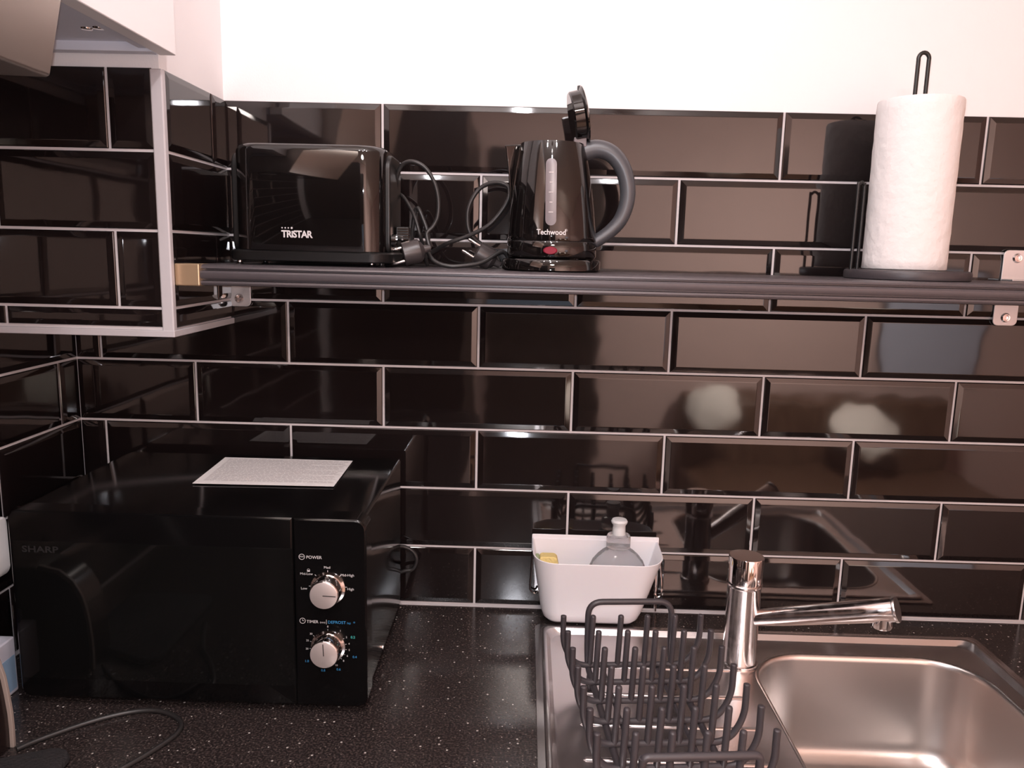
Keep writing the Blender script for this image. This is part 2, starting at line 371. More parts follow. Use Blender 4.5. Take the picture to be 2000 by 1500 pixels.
# ------------------------------------------------------------------ wall cabinet and hood
t = thing('wall_cabinet', 'white wall cabinet hung above the tiles at the upper left', 'cabinet', (-.37, -.355, 1.716))
b = bm_new(); cx0, cx1, cy0, cy1 = XL+.002, -.2405, -.497, -.2165
box(b, cx0, cx1, cy1-.016, cy1, 1.716, 2.40); box(b, cx0, cx1, cy0, cy0+.016, 1.716, 2.40)
box(b, cx0, cx0+.01, cy0, cy1, 1.716, 2.40); box(b, cx0, cx1, cy0, cy1, 2.385, 2.40)
put('carcass', b, 'cab_grey', t, bevel=.0012)
b = bm_new(); box(b, cx0+.01, cx1-.001, cy0+.016, cy1-.016, 1.727, 1.743); put('bottom_panel', b, 'cab_grey', t)
b = bm_new(); box(b, cx1-.016, cx1-.0005, cy0+.016, cy1-.016, 1.7195, 1.727); put('light_rail', b, 'cab_grey', t, bevel=.001)
b = bm_new(); box(b, -.2385, -.2175, cy0, -.2155, 1.7155, 2.405); put('door', b, 'cabinet', t, bevel=.0015)
b = bm_new()
lathe(b, [(0, -.0015), (.006, -.0012), (.007, .0005), (0, .0005)], (-.288, -.288, 1.7268), seg=16)
lathe(b, [(0, -.0015), (.006, -.0012), (.007, .0005), (0, .0005)], (-.272, -.292, 1.7268), seg=16); put('cam_fitting', b, 'chrome', t)
t = thing('range_hood', 'brushed steel range hood with slanted front at the top left corner', 'range hood', (-.36, -.8, 1.63))
y0, y1 = -1.12, -.5005
b = bm_new()
prof = [(XL+.004, 1.637), (-.2110, 1.6300), (-.2080, 1.6315), (-.192, 1.70), (-.128, 1.98), (XL+.004, 1.98)]
loft(b, [[(x, y, z) for x, z in prof] for y in (y0, y1)]); put('hood_body', b, 'hood', t, bevel=.0015)
b = bm_new(); box(b, XL+.03, -.235, y0+.03, y1-.03, 1.6295, 1.6375); put('grease_filter', b, 'mw_black', t, bevel=.001)
b = bm_new(); lathe(b, [(0, -.003), (.022, -.002), (.026, .001), (0, .001)], (-.30, -.60, 1.6295), seg=20); put('hood_lamp_lens', b, 'frost', t)

# ------------------------------------------------------------------ wall shelf
ZS = 1.4600
t = thing('wall_shelf', 'long dark ribbed metal shelf carrying toaster, kettle and paper roll', 'shelf', (.55, -.1, 1.43))
prof = [(-.010, 1.460), (-.186, 1.460), (-.1925, 1.4592), (-.1960, 1.4570), (-.1968, 1.4548), (-.1900, 1.4542), (-.1900, 1.4522), (-.1985, 1.4514), (-.2003, 1.4490), (-.2005, 1.4445), (-.1990, 1.4415), (-.1910, 1.4410), (-.1910, 1.4388), (-.1985, 1.4381), (-.1991, 1.4355), (-.1978, 1.4330), (-.194, 1.4320), (-.188, 1.4320), (-.186, 1.4375), (-.184, 1.4520), (-.010, 1.4520)]
x0, x1 = -.2165, 1.32
b = bm_new(); loft(b, [[(x, y, z) for y, z in prof] for x in (x0, x1)]); put('shelf_board', b, 'shelf', t, smooth=30)
b = bm_new(); box(b, -.2400, -.2060, -.2025, -.168, 1.4312, 1.4603); put('end_cap', b, 'brass', t, bevel=.0018, bseg=3)
def screw(bm, p, r=.0062):
    lathe(bm, [(0, .0018), (r*.55, .0022), (r*.62, .003), (r*.9, .0032), (r, .0020), (r*1.15, .0006), (r*1.2, 0), (0, 0)][::-1], p, (0, -1, 0), 20)
def clip(x, up, label):
    z0, z1 = (ZS, 1.5065) if up else (1.391, 1.4500)
    th = thing('shelf_bracket', label, 'bracket', (x, -.006, z0), 'steel clips screwed to the tiles holding the shelf')
    wd = .0185
    b = bm_new()
    sec = rrect(x-wd, x+wd, z0, z1, (.008, .008, .001, .001) if up else (.001, .001, .008, .008), 5)
    loft(b, [[(px, y, pz) for px, pz in sec] for y in (-.0093, -.0066)])
    if up: box(b, x-wd, x+wd, -.038, -.0093, ZS+.0002, ZS+.0027)
    else: box(b, x-wd, x+wd, -.038, -.0093, 1.4475, 1.4502)
    put('plate', b, 'clip_steel', th, bevel=.0008)
    b = bm_new(); screw(b, (x+(.002 if up else 0), -.0093, 1.4945 if up else 1.4035)); put('screw', b, 'chrome_worn', th)
clip(-.2258, False, 'steel shelf bracket below the shelf beside the tiled boxing on the left')
clip(.9655, False, 'steel shelf bracket below the shelf at the right edge')
clip(.9700, True, 'steel shelf bracket standing on top of the shelf at the right')

# ------------------------------------------------------------------ toaster
ty0, ty1 = -.163, -.028
t = thing('toaster', 'glossy black toaster standing on the left end of the shelf', 'toaster', (-.075, -.095, ZS))
b = bm_new()
rings = []
for z, i in ((1.4795, .0015), (1.481, 0), (1.612, -.0), (1.6175, .0015), (1.6205, .005), (1.6215, .010)):
    rings.append([(x, y, z) for x, y in rrect(-.1775+i, .0305-i, ty0+i, ty1-i, .034, 10)])
loft(b, rings); put('shell', b, 'gloss_black', t, smooth=50)
for xa, xb in ((-.1835, -.165), (.015, .0352)):
    b = bm_new(); sec = rrect(ty0+.024, ty1-.020, 1.474, 1.6125, .02, 6)
    loft(b, [[(x, y, z) for y, z in sec] for x in (xa, xb)])
    put('end_panel', b, 'black', t, bevel=.003, bseg=3)
b = bm_new(); loft(b, [[(x, y, z) for x, y in rrect(-.187+i, .0395-i, ty0-.001+i, ty1+.001-i, .03, 8)] for z, i in ((1.4655, .004), (1.467, .0015), (1.478, 0), (1.4805, .003))]); put('base', b, 'black', t)
for fx in (-.172, -.148, .004, .024):
    b = bm_new(); lathe(b, [(.005, 0), (.0055, .001), (.003, .003), (.003, .007)], (fx, ty0+(.016 if fx in (-.172, .024) else .05), ZS), seg=14); put('foot', b, 'chrome_worn' if fx in (-.172, .004) else 'black', t)
b = bm_new()
for yy in (-.118, -.073): box(b, -.14, -.005, yy-.013, yy+.013, 1.6208, 1.6222)
put('bread_slot', b, 'mw_glass', t)
b = bm_new(); box(b, .037, .056, -.108, -.084, 1.497, 1.517); lv = put('lever', b, 'black', t, bevel=.002)
b = bm_new()
for k in range(5): box(b, .040, .0565, -.1095, -.1075, 1.4985+k*.0036, 1.5005+k*.0036)
put('grip_ridge', b, 'chrome', lv)
b = bm_new(); lathe(b, [(.009, 0), (.0085, .006), (0, .0062)], (.0370, -.135, 1.497), (1, 0, 0), 20); put('browning_dial', b, 'gloss_black', t)
b = bm_new(); U_, UPZ = (1, 0, 0), (0, 0, 1)
yy = ty0-.0004
text(b, 'TRiSTAR', .0128, (-.1080, yy, 1.5018), U_, UPZ, bold=.00042, space=.90, sx=.94)
for k, dx in enumerate((0, .0042, .0084, .0130)):
    r_ = .0010 if k < 3 else .0014
    lathe(b, [(r_, 0), (r_, .0002)], (-.1070+dx, yy, 1.5103), (0, -1, 0), 8)
put('brand_lettering', b, 'white_print', t, smooth=0)
def plug(parent, c, d, pins_up, mat='plug_grey', sc_=1.0):
    c = V(c); d = V(d).normalized(); u = V(pins_up); u = (u-d*u.dot(d)).normalized()
    b = bm_new(); lathe(b, [(.0, 0), (.0150, 0), (.0165, .001), (.0168, .020), (.0160, .0245), (.0110, .0285), (.0060, .031), (.0045, .040), (.0, .040)], c, -d, 24)
    p = put('plug', b, mat, parent)
    for s in (-1, 1):
        q = c+u*.0095*s
        b = bm_new(); tube(b, [q, q+d*.006, q+d*.018, q+d*.0195], [.0023, .0023, .0023, .0012], 10); put('pin', b, 'chrome', p)
    return c-d*.039
cord = bm_new()
e1 = V((.0485, -.112, 1.4785))
pts = [(.0295, -.06, 1.540), (.0325, -.075, 1.5722), (.0360, -.085, 1.5898), (.0448, -.09, 1.604), (.0593, -.095, 1.6078), (.0759, -.095, 1.6005), (.089, -.095, 1.5826), (.0957, -.095, 1.5595), (.0955, -.095, 1.5347), (.0887, -.095, 1.519), (.080, -.097, 1.508)]
PD1 = V((-1, -.22, -.27)).normalized()
tailp = e1-PD1*.039
tube(cord, spline(pts+[tuple(tailp)], 6), .0031, 10)
tube(cord, spline([(.030, -.045, 1.568), (.0412, -.055, 1.560), (.0520, -.065, 1.545), (.0602, -.075, 1.5303), (.0676, -.082, 1.509), (.071, -.07, 1.490), (.075, -.05, 1.4635)], 6), .0026, 10)
tc_ = put('power_cord', cord, 'rubber', t)
plug(tc_, e1, PD1, (.45, 0, -1))

# ------------------------------------------------------------------ kettle
kc = V((.2585, -.108, ZS))
t = thing('electric_kettle', 'glossy black electric kettle with open lid and curved handle on the shelf', 'kettle', kc)
b = bm_new(); lathe(b, [(.064, 0), (.0695, .002), (.0695, .014), (.0675, .0165), (.060, .0175), (.0, .0175)], kc, seg=56); put('power_base', b, 'gloss_black', t)
def body_r(z):  # z above the shelf
    pr = [(.018, .0605), (.0215, .0628), (.040, .0628), (.041, .0620), (.042, .0626), (.075, .0600), (.110, .0560), (.145, .0505), (.168, .0455), (.1735, .0440)]
    for (a, ra), (c_, rc) in zip(pr, pr[1:]):
        if a <= z <= c_: return ra+(rc-ra)*(z-a)/(c_-a)
    return pr[-1][1]
zs = [.018, .0215, .030, .040, .041, .042]+[.05+.01*k for k in range(13)]+[.1735]
kx = lambda z: -.0030*max(0, (z-.04))/.13
b = bm_new(); SG = 64; rings = []
for z in zs:
    r_ = body_r(z); rings.append([kc+V((kx(z)+r_*math.cos(2*math.pi*k/SG), r_*math.sin(2*math.pi*k/SG), z)) for k in range(SG)])
loft(b, rings, cap1=True); put('body', b, 'gloss_black', t, smooth=60)
b = bm_new()   # spout
loft(b, [[kc+V(p) for p in ((-.0595, -.003, .082), (-.046, 0, .082), (-.0595, .003, .082))],
         [kc+V(p) for p in ((-.0628, -.011, .130), (-.040, 0, .130), (-.0628, .011, .130))],
         [kc+V(p) for p in ((-.0675, -.013, .166), (-.035, 0, .166), (-.0675, .013, .166))],
         [kc+V(p) for p in ((-.0695, -.013, .1700), (-.035, 0, .1735), (-.0695, .013, .1700))]]); put('spout', b, 'gloss_black', t, bevel=.002)
# handle
hp = [(.298, 1.6245), (.318, 1.6290), (.338, 1.6225), (.3535, 1.6045), (.3615, 1.580), (.3615, 1.556), (.3535, 1.533), (.338, 1.5155), (.318, 1.5015)]
sp = spline([(x, kc.y, z) for x, z in hp], 6); n = len(sp)
b = bm_new(); tube(b, sp, [.0128-.0040*(i/n)**1.2 for i in range(n)], 20, r2=[.0125]*n, up=(0, 0, 1)); put('handle', b, 'handle_rubber', t, smooth=70)
# lid, hinged open
b = bm_new(); la = V((-.97, -.05, -.20)).normalized(); lc = V((.2985, kc.y, 1.6735))
lathe(b, [(.034, -.0015), (.0385, 0), (.0385, .002), (.034, .0045), (.0335, .017), (.0315, .019), (.0, .019)], lc, la, 40); ld = put('lid', b, 'gloss_black', t)
b = bm_new(); loft(b, [[lc+la*(h)+V((0, y, z)) for y, z in ((-.007, .030), (.007, .030), (.003, .040), (-.003, .040))] for h in (.008, .012)]); put('lid_latch', b, 'black', ld)
b = bm_new(); box(b, .2845, .3015, kc.y-.012, kc.y+.012, 1.630, 1.6425); put('lid_hinge', b, 'gauge', t, bevel=.001)
# gauge, lettering and switch follow the round body
def on_body(u, z, off): # u: sideways distance in m from the front line
    r_ = body_r(z-ZS)+off; a = -math.pi/2-.055+u/r_
    return kc+V((kx(z-ZS)+r_*math.cos(a), r_*math.sin(a), z-ZS))
def wrap(bm, off):
    for v in bm.verts: v.co = on_body(v.co.x, v.co.z, off+v.co.y)
def pill(bm, w_, z0, z1, h, seg=10):
    r_ = w_; o = []
    for k in range(seg+1): t_ = math.pi*k/seg; o.append((r_*math.cos(t_), z1-r_+r_*math.sin(t_)))
    for k in range(seg+1): t_ = math.pi+math.pi*k/seg; o.append((r_*math.cos(t_), z0+r_+r_*math.sin(t_)))
    N_ = 8
    rows = []
    zz = [z0+r_*(1-math.cos(math.pi/2*k/6)) for k in range(7)]+[z0+r_+(z1-z0-2*r_)*k/10 for k in range(1, 10)]+[z1-r_*(1-math.sin(math.pi/2*k/6)) for k in range(7)]
    for z in zz:
        hw = r_
        if z < z0+r_: hw = math.sqrt(max(1e-9, r_*r_-(z0+r_-z)**2))
        if z > z1-r_: hw = math.sqrt(max(1e-9, r_*r_-(z-(z1-r_))**2))
        rows.append([(-hw+2*hw*k/6, h, z) for k in range(7)])
    vr = [[bm.verts.new(p) for p in rw] for rw in rows]
    for a, c_ in zip(vr, vr[1:]):
        for k in range(6): bm.faces.new((a[k], a[k+1], c_[k+1], c_[k]))
b = bm_new(); pill(b, .0073, 1.5215, 1.6095, 0); wrap(b, .0009); gg = put('water_gauge', b, 'gauge', t, smooth=60)
b = bm_new()
for k, z in enumerate((1.539, 1.552, 1.565, 1.578, 1.591)):
    for dx in ((-.003, .0006), (.0008, .0030)) if k % 2 == 0 else ((-.002, .002),):
        q = [b.verts.new(p) for p in ((dx[0], 0, z-.0007), (dx[1], 0, z-.0007), (dx[1], 0, z+.0007), (dx[0], 0, z+.0007))]; b.faces.new(q)
wrap(b, .0013); put('scale_mark', b, 'text_grey', gg, smooth=0)
b = bm_new(); text(b, 'Techwood', .0100, (.0008, 0, 1.5125), (1, 0, 0), (0, 0, 1), 'CENTER', bold=.00018, sx=.92, depth=0)
text(b, '®', .0045, (.0195, 0, 1.5155), (1, 0, 0), (0, 0, 1), depth=0)
wrap(b, .0006); put('brand_lettering', b, 'white_print', t, smooth=0)
b = bm_new()
NN = 20
r0 = [(.0095*math.cos(2*math.pi*k/NN), 0, 1.4885+.0052*math.sin(2*math.pi*k/NN)) for k in range(NN)]
loft(b, [r0, [(x, .004, z) for x, y, z in r0], [(x*.85, .0052, 1.4885+(z-1.4885)*.85) for x, y, z in r0]])
wrap(b, -.001); put('switch', b, 'red', t)
b = bm_new()
tube(b, spline([(.2, -.062, 1.468), (.1879, -.070, 1.4853), (.1589, -.088, 1.4694), (.1296, -.098, 1.4640), (.1075, -.100, 1.4640), (.089, -.095, 1.4713), (.0794, -.085, 1.4877), (.0793, -.075, 1.5057), (.0719, -.068, 1.527), (.0600, -.060, 1.5450), (.052, -.05, 1.50), (.060, -.035, 1.472), (.085, -.04, 1.485), (.1072, -.06, 1.4963), (.1363, -.065, 1.5071), (.1653, -.07, 1.522), (.1852, -.07, 1.5438), (.196, -.07, 1.5653), (.1931, -.065, 1.5793), (.1749, -.06, 1.5845), (.1534, -.055, 1.577), (.1392, -.055, 1.5569), (.1345, -.055, 1.5356), (.1392, -.055, 1.5107), (.158, -.05, 1.494), (.176, -.052, 1.4800), (.1835, -.06, 1.4700)], 6), .0031, 10)
kcord = put('power_cord', b, 'rubber', t)
PD2 = V((-1, -.12, .56)).normalized()
plug(kcord, (.1500, -.068, 1.4850), PD2, (.5, 0, .85))

# ------------------------------------------------------------------ paper roll on its stand
pc = V((.7630, -.100, ZS))
t = thing('paper_towel_holder', 'black wire paper towel holder with round base on the shelf', 'holder', pc)
b = bm_new(); lathe(b, [(.0, 0), (.079, 0), (.0815, .001), (.0822, .0035), (.0822, .0105), (.081, .0125), (.078, .0135), (0, .0135)], pc, seg=64); put('base', b, 'rack', t)
lx0, lx1 = -.0140, .0000
b = bm_new(); path = [V((lx0, 0, .012)), V((lx0, 0, .297))]+[V(((lx0+lx1)/2+.0072*math.cos(math.pi-math.pi*k/10), 0, .297+.0085*math.sin(math.pi*k/10))) for k in range(11)]+[V((lx1, 0, .297)), V((lx1, 0, .012))]
tube(b, [pc+p for p in path], .0028, 10); put('centre_wire', b, 'black', t)
b = bm_new(); path = [V((-.079, 0, .010)), V((-.079, 0, .122)), V((-.077, .001, .130)), V((-.073, .003, .1335)), V((-.069, .006, .130)), V((-.0675, .0065, .122)), V((-.0675, .0065, .012))]
tube(b, [pc+p for p in spline(path, 5)], .0022, 10); put('tension_arm', b, 'black', t)
rc = V((.7580, -.100, 0))
b = bm_new(); prof = [(.0205, 1.4745), (.0530, 1.4742), (.0545, 1.4755), (.0545, 1.53), (.0543, 1.60), (.0545, 1.70), (.0535, 1.7022), (.0205, 1.7020)]
SGR = 96; rings = []
for r_, z in [prof[0], prof[1], prof[2]]+[(.0545, 1.4755+k*.0125) for k in range(1, 18)]+prof[5:]:
    rings.append([rc+V(((r_+(.0004*math.sin(k*.9+z*60)*math.sin(z*210+k*.3) if r_ > .05 else 0))*math.cos(2*math.pi*k/SGR), (r_+(.0004*math.sin(k*.9+z*60)*math.sin(z*210+k*.3) if r_ > .05 else 0))*math.sin(2*math.pi*k/SGR), z)) for k in range(SGR)])
loft(b, rings, closed=True)
tag(put('paper_towel_roll', b, 'paper', smooth=60), 'white embossed kitchen paper roll standing on the black holder', 'paper roll')

# ------------------------------------------------------------------ microwave
mx0, mx1, my0, my1, mz0, mz1 = -.4040, .0330, -.3250, -.034, .9110, 1.1590
t = thing('microwave', 'black microwave oven with two silver dials standing on the worktop', 'microwave', ((mx0+mx1)/2, -.18, ZC))
b = bm_new()
sec = rrect(mx0+.003, mx1-.001, mz0+.003, mz1-.0015, .004, 3); loft(b, [[(x, y, z) for x, z in sec] for y in (my0+.030, my1)])
put('casing', b, 'mw_black', t, bevel=.001)
b = bm_new()
def fr(bm, x0, x1, z0, z1, ya, yb, r, i=.002): 
    s0 = rrect(x0, x1, z0, z1, r, 6); s1 = rrect(x0+i, x1-i, z0+i, z1-i, [max(.0005, q-i) for q in (r if isinstance(r, (list, tuple)) else (r,)*4)], 6)
    loft(bm, [[(x, yb, z) for x, z in s0], [(x, ya+i, z) for x, z in s0], [(x, ya+i*.3, z) for x, z in [(p[0]+(q[0]-p[0])*.6, p[1]+(q[1]-p[1])*.6) for p, q in zip(s0, s1)]], [(x, ya, z) for x, z in s1]])
fr(b, -.0528, mx1+.004, mz0, mz1, my0, my0+.032, (.014, .0006, .0006, .012), .0022)
cp = put('control_panel', b, 'mw_black', t, smooth=30)
b = bm_new(); fr(b, mx0-.002, -.0538, mz0, mz1, my0, my0+.030, (.0006, .012, .012, .0006), .0022); dr = put('door', b, 'mw_black', t, smooth=30)
b = bm_new(); box(b, mx0+.003, -.0545, my0-.0006, my0+.003, .9370, 1.1200); put('window_pane', b, 'mw_glass', dr, bevel=.0004)
b = bm_new(); text(b, 'SHARP', .0112, (-.3895, my0-.0008, 1.1095), U_, UPZ, bold=.0003, sx=1.32, space=1.05); put('brand_lettering', b, 'dim_print', dr, smooth=0)
for fx in (mx0+.03, mx1-.03):
    for fy in (my0+.03, my1-.03):
        b = bm_new(); lathe(b, [(.011, 0), (.012, .002), (.012, .0135)], (fx, fy, ZC+.0003), seg=16); put('foot', b, 'rubber', t)
b = bm_new()
lathe(b, [(.0036, 0), (.0034, .0012), (0, .0016)], (mx1-.001, -.191, .9215), (1, 0, 0), 12); put('side_screw', b, 'chrome', t)
b = bm_new()
tube(b, spline([(.020, -.033, 1.01), (.035, -.024, 1.008), (.0500, -.022, 1.0000), (.0570, -.022, .9853), (.0510, -.022, .9691), (.036, -.022, .9651), (.010, -.022, .955)], 6), .003, 10); put('power_cord', b, 'rubber', t)
def dial(x, z, ang):
    b = bm_new(); lathe(b, [(.0215, -.001), (.0215, .0012), (.0185, .002), (.0180, .0195), (.0172, .0208), (.0166, .0212), (.0, .0206)], (x, my0, z), (0, -1, 0), 40)
    k = put('dial', b, 'chrome', t)
    b = bm_new(); lathe(b, [(.0168, .0204), (.0168, .0218), (.0160, .0222), (0, .0218)], (x, my0, z), (0, -1, 0), 40); put('dial_face', b, 'knob_face', k)
    d_ = V((math.cos(ang), 0, math.sin(ang))); p_ = V((x, my0-.0224, z)); s_ = V((-d_.z, 0, d_.x))*.0005
    b = bm_new(); b.faces.new([b.verts.new(q) for q in (p_-d_*.001-s_, p_+d_*.0148-s_, p_+d_*.0148+s_, p_-d_*.001+s_)]); put('pointer_line', b, 'black', k, smooth=0)
dial(-.0108, 1.0700, R(-2)); dial(-.0118, .9925, R(93))
tx = lambda bm, s, sz, x, z, al='LEFT', bo=.0, sx=1.0: text(bm, s, sz, (x, my0-.0001, z), U_, UPZ, al, bold=bo, sx=sx)
def tick(bm, cx, cz, a, r0, r1, w_=.0003):
    d_ = V((math.sin(a), 0, math.cos(a))); s_ = V((d_.z, 0, -d_.x))*w_; c0 = V((cx, my0-.0003, cz))
    bm.faces.new([bm.verts.new(q) for q in (c0+d_*r0-s_, c0+d_*r1-s_, c0+d_*r1+s_, c0+d_*r0+s_)])
def ring_icon(bm, x, z, r):
    o = [(x+r*math.cos(2*math.pi*k/20), my0-.0003, z+r*math.sin(2*math.pi*k/20)) for k in range(20)]
    i_ = [(x+r*.84*math.cos(2*math.pi*k/20), my0-.0003, z+r*.84*math.sin(2*math.pi*k/20)) for k in range(20)]
    loft(bm, [o, i_], cap0=False, cap1=False)
b = bm_new()
ring_icon(b, -.0425, 1.1102, .0038); tx(b, 'MW', .0030, -.0425, 1.1102, 'CENTER')
tx(b, 'POWER', .0056, -.0372, 1.1097, bo=.00003)
tx(b, 'Low', .0046, -.0405, 1.0690, 'CENTER'); tx(b, 'Mid-Low', .0044, -.0372, 1.0882, 'CENTER'); tx(b, 'Med', .0046, -.0115, 1.0972, 'CENTER')
tx(b, 'Mid-High', .0046, .0050, 1.0878); tx(b, 'High', .0046, .0130, 1.0697)
ring_icon(b, -.0345, 1.0932, .0018); box(b, -.0362, -.0328, my0-.0004, my0-.0001, 1.0912, 1.0930)
for a in (-84, -42, 0, 42, 84): tick(b, -.0108, 1.0700, R(a), .0215, .0238)
put('power_lettering', b, 'white_print', cp, smooth=0)
b = bm_new()
ring_icon(b, -.0432, 1.0262, .0038); tick(b, -.0432, 1.0262, 0, 0, .0022, .00025); tick(b, -.0432, 1.0262, R(90), 0, .0018, .00025)
tx(b, 'TIMER', .0054, -.0382, 1.0252, bo=.00003); tx(b, '(min)', .0032, -.0216, 1.0247); box(b, -.0136, -.0132, my0-.0004, my0-.0001, 1.0225, 1.0285)
for s, a in (('0', 0), ('1', 36), ('2', 60), ('4', 80), ('5', 98), ('6', 116), ('8', 134), ('10', 158), ('15', 218), ('20', -98), ('25', -74), ('30', -52)):
    q = R(a); tx(b, s, .0036, -.0118+.0268*math.sin(q), .9925+.0268*math.cos(q), 'CENTER'); tick(b, -.0118, .9925, q, .0218, .0236, .00022)
put('timer_lettering', b, 'white_print', cp, smooth=0)
b = bm_new(); tx(b, 'DEFROST', .0054, -.0118, 1.0252, bo=.00003); tx(b, '(kg)', .0032, .0121, 1.0248)
tx(b, '*', .006, .0213, 1.0247, 'CENTER')
for s, x, z in (('0.4', .0215, .9795), ('0.6', .0010, .9620), ('0.8', -.0185, .9600), ('1.0', -.0390, .9720)): tx(b, s, .0044, x, z, 'CENTER', .00002)
put('defrost_lettering', b, 'blue_print', cp, smooth=0)
b = bm_new(); tx(b, '0.2', .0046, .0195, 1.0060, 'CENTER', .00002); put('defrost_weight_lettering', b, 'teal_print', cp, smooth=0)
# instruction sheet on top
b = bm_new(); zt = mz1+.0003
A, B_, C_, D_ = V((-.2301, -.1973, zt)), V((-.0349, -.1927, zt)), V((-.0382, -.0591, zt)), V((-.2376, -.0593, zt))
loft(b, [[A, B_, C_, D_], [p+V((0, 0, .0004)) for p in (A, B_, C_, D_)]])
lf = tag(put('instruction_sheet', b, 'paper', smooth=0), 'white printed paper sheet lying on top of the microwave', 'paper')
b = bm_new(); random.seed(3)
for k in range(26):
    v0 = .06+.86*k/26; x = .05
    while x < .95-(.25 if k % 6 == 5 else 0):
        w_ = random.uniform(.015, .05); p0 = A.lerp(B_, x).lerp(D_.lerp(C_, x), 1-v0); p1 = A.lerp(B_, x+w_).lerp(D_.lerp(C_, x+w_), 1-v0)
        h_ = V((0, .0007, 0)); z_ = V((0, 0, .0006))
        b.faces.new([b.verts.new(q) for q in (p0-h_+z_, p1-h_+z_, p1+h_+z_, p0+h_+z_)]); x += w_+.008
put('printed_lines', b, 'text_grey', lf, smooth=0)

# ------------------------------------------------------------------ sink
def ring3(x0, x1, y0, y1, r, z, seg=8): return [V((x, y, z)) for x, y in rrect(x0, x1, y0, y1, r, seg)]
t = thing('sink', 'stainless steel inset sink with drainer and deep basin in the worktop', 'sink', ((SX0+SX1)/2, (SY0+SY1)/2, ZC))
b = bm_new(); rs = []
for i, z, r_ in ((0, ZC+.0002, .010), (.0008, ZC+.0022, .010), (.010, ZC+.0030, .010), (.0115, ZC+.0052, .012), (.0145, ZC+.0062, .013), (.0180, ZC+.0055, .015), (.0215, ZC+.0010, .018), (.0240, ZC-.0020, .020), (.027, ZC-.0030, .020)):
    rs.append(ring3(SX0+i, SX1-i, SY0+i, SY1-i, r_, z))
vr = loft(b, rs, cap0=False, cap1=False)
BX0, BX1, BY0, BY1 = .5675, .9020, -.530, -.130
zb = ZC-.003
ring_in = [b.verts.new(p) for p in ring3(BX0, BX1, BY0, BY1, .082, zb, 10)]
eo = []
outer = vr[-1]
for k in range(len(outer)): eo.append(b.edges.get((outer[k], outer[(k+1) % len(outer)])))
for k in range(len(ring_in)): eo.append(b.edges.new((ring_in[k], ring_in[(k+1) % len(ring_in)])))
bmesh.ops.triangle_fill(b, use_beauty=True, use_dissolve=False, edges=eo)
put('drainer_deck', b, 'steel', t, smooth=28)
b = bm_new(); rs = []
for i, z, r_ in ((-.003, zb+.0004, .084), (-.0015, zb+.0014, .083), (.0005, zb+.0010, .082), (.0025, zb-.002, .080), (.004, zb-.008, .078), (.010, zb-.13, .070), (.014, zb-.145, .066), (.022, zb-.156, .060), (.034, zb-.163, .050), (.05, zb-.165, .040)):
    rs.append(ring3(BX0+i, BX1-i, BY0+i, BY1-i, r_, z, 10))
loft(b, rs, cap0=False, cap1=True); put('basin', b, 'basin', t, smooth=60)
b = bm_new(); lathe(b, [(0, .001), (.034, .001), (.040, .003), (.043, .002), (.044, .0003)], (.735, -.40, zb-.165), seg=32); put('drain_strainer', b, 'chrome', t)
b = bm_new()
for k in range(5):
    y = -.182-.0705*k; xa = .306 if k else .30
    rs = []
    for x, q in ((xa, .0004), (xa+.004, .0024), (.530, .0024), (.534, .0004)):
        rs.append([V((x, y+(.0036 if q > .001 else .001)*math.cos(math.pi*j/8), zb-.0001+q*math.sin(math.pi*j/8))) for j in range(9)])
    loft(b, rs)
put('drainer_ridge', b, 'steel', t, smooth=60)

# ------------------------------------------------------------------ mixer tap
fc = V((.5515, -.158, zb))
t = thing('mixer_tap', 'chrome single column mixer tap with spout reaching over the basin', 'tap', fc)
b = bm_new(); lathe(b, [(.0275, 0), (.0275, .002), (.0265, .0045), (.0242, .0055), (.0240, .03), (.0236, .120), (.0240, .1215), (.0254, .123), (.0254, .1255), (.0240, .127)], fc, seg=48); put('column', b, 'chrome_worn', t)
b = bm_new(); lathe(b, [(.0236, .127), (.0236, .128), (.0246, .129), (.0246, .1645), (.0240, .166), (.0, .1662)], fc, seg=48); put('lever_cap', b, 'chrome', t)
s0 = V((.566, -.168, .9725)); s1 = V((.7175, -.268, 1.0390)); dr_ = (s1-s0).normalized()
b = bm_new(); lathe(b, [(.0112, -.006), (.0114, .0), (.0134, .05), (.0152, .15), (.0157, (s1-s0).length-.001), (.0150, (s1-s0).length)], s0, dr_, 32); put('spout', b, 'chrome_worn', t)
b = bm_new(); lathe(b, [(.0170, -.003), (.0173, -.0015), (.0167, .0008), (0, .0010)], s1, dr_, 32); put('spout_end_cap', b, 'steel', t)
q = s1-dr_*.017
b = bm_new(); lathe(b, [(.0118, -.006), (.0122, .016), (.0112, .018), (.009, .0182), (.009, .012), (0, .012)], q+V((0, 0, -.006)), (.05, 0, -1), 24); put('aerator', b, 'chrome', t)

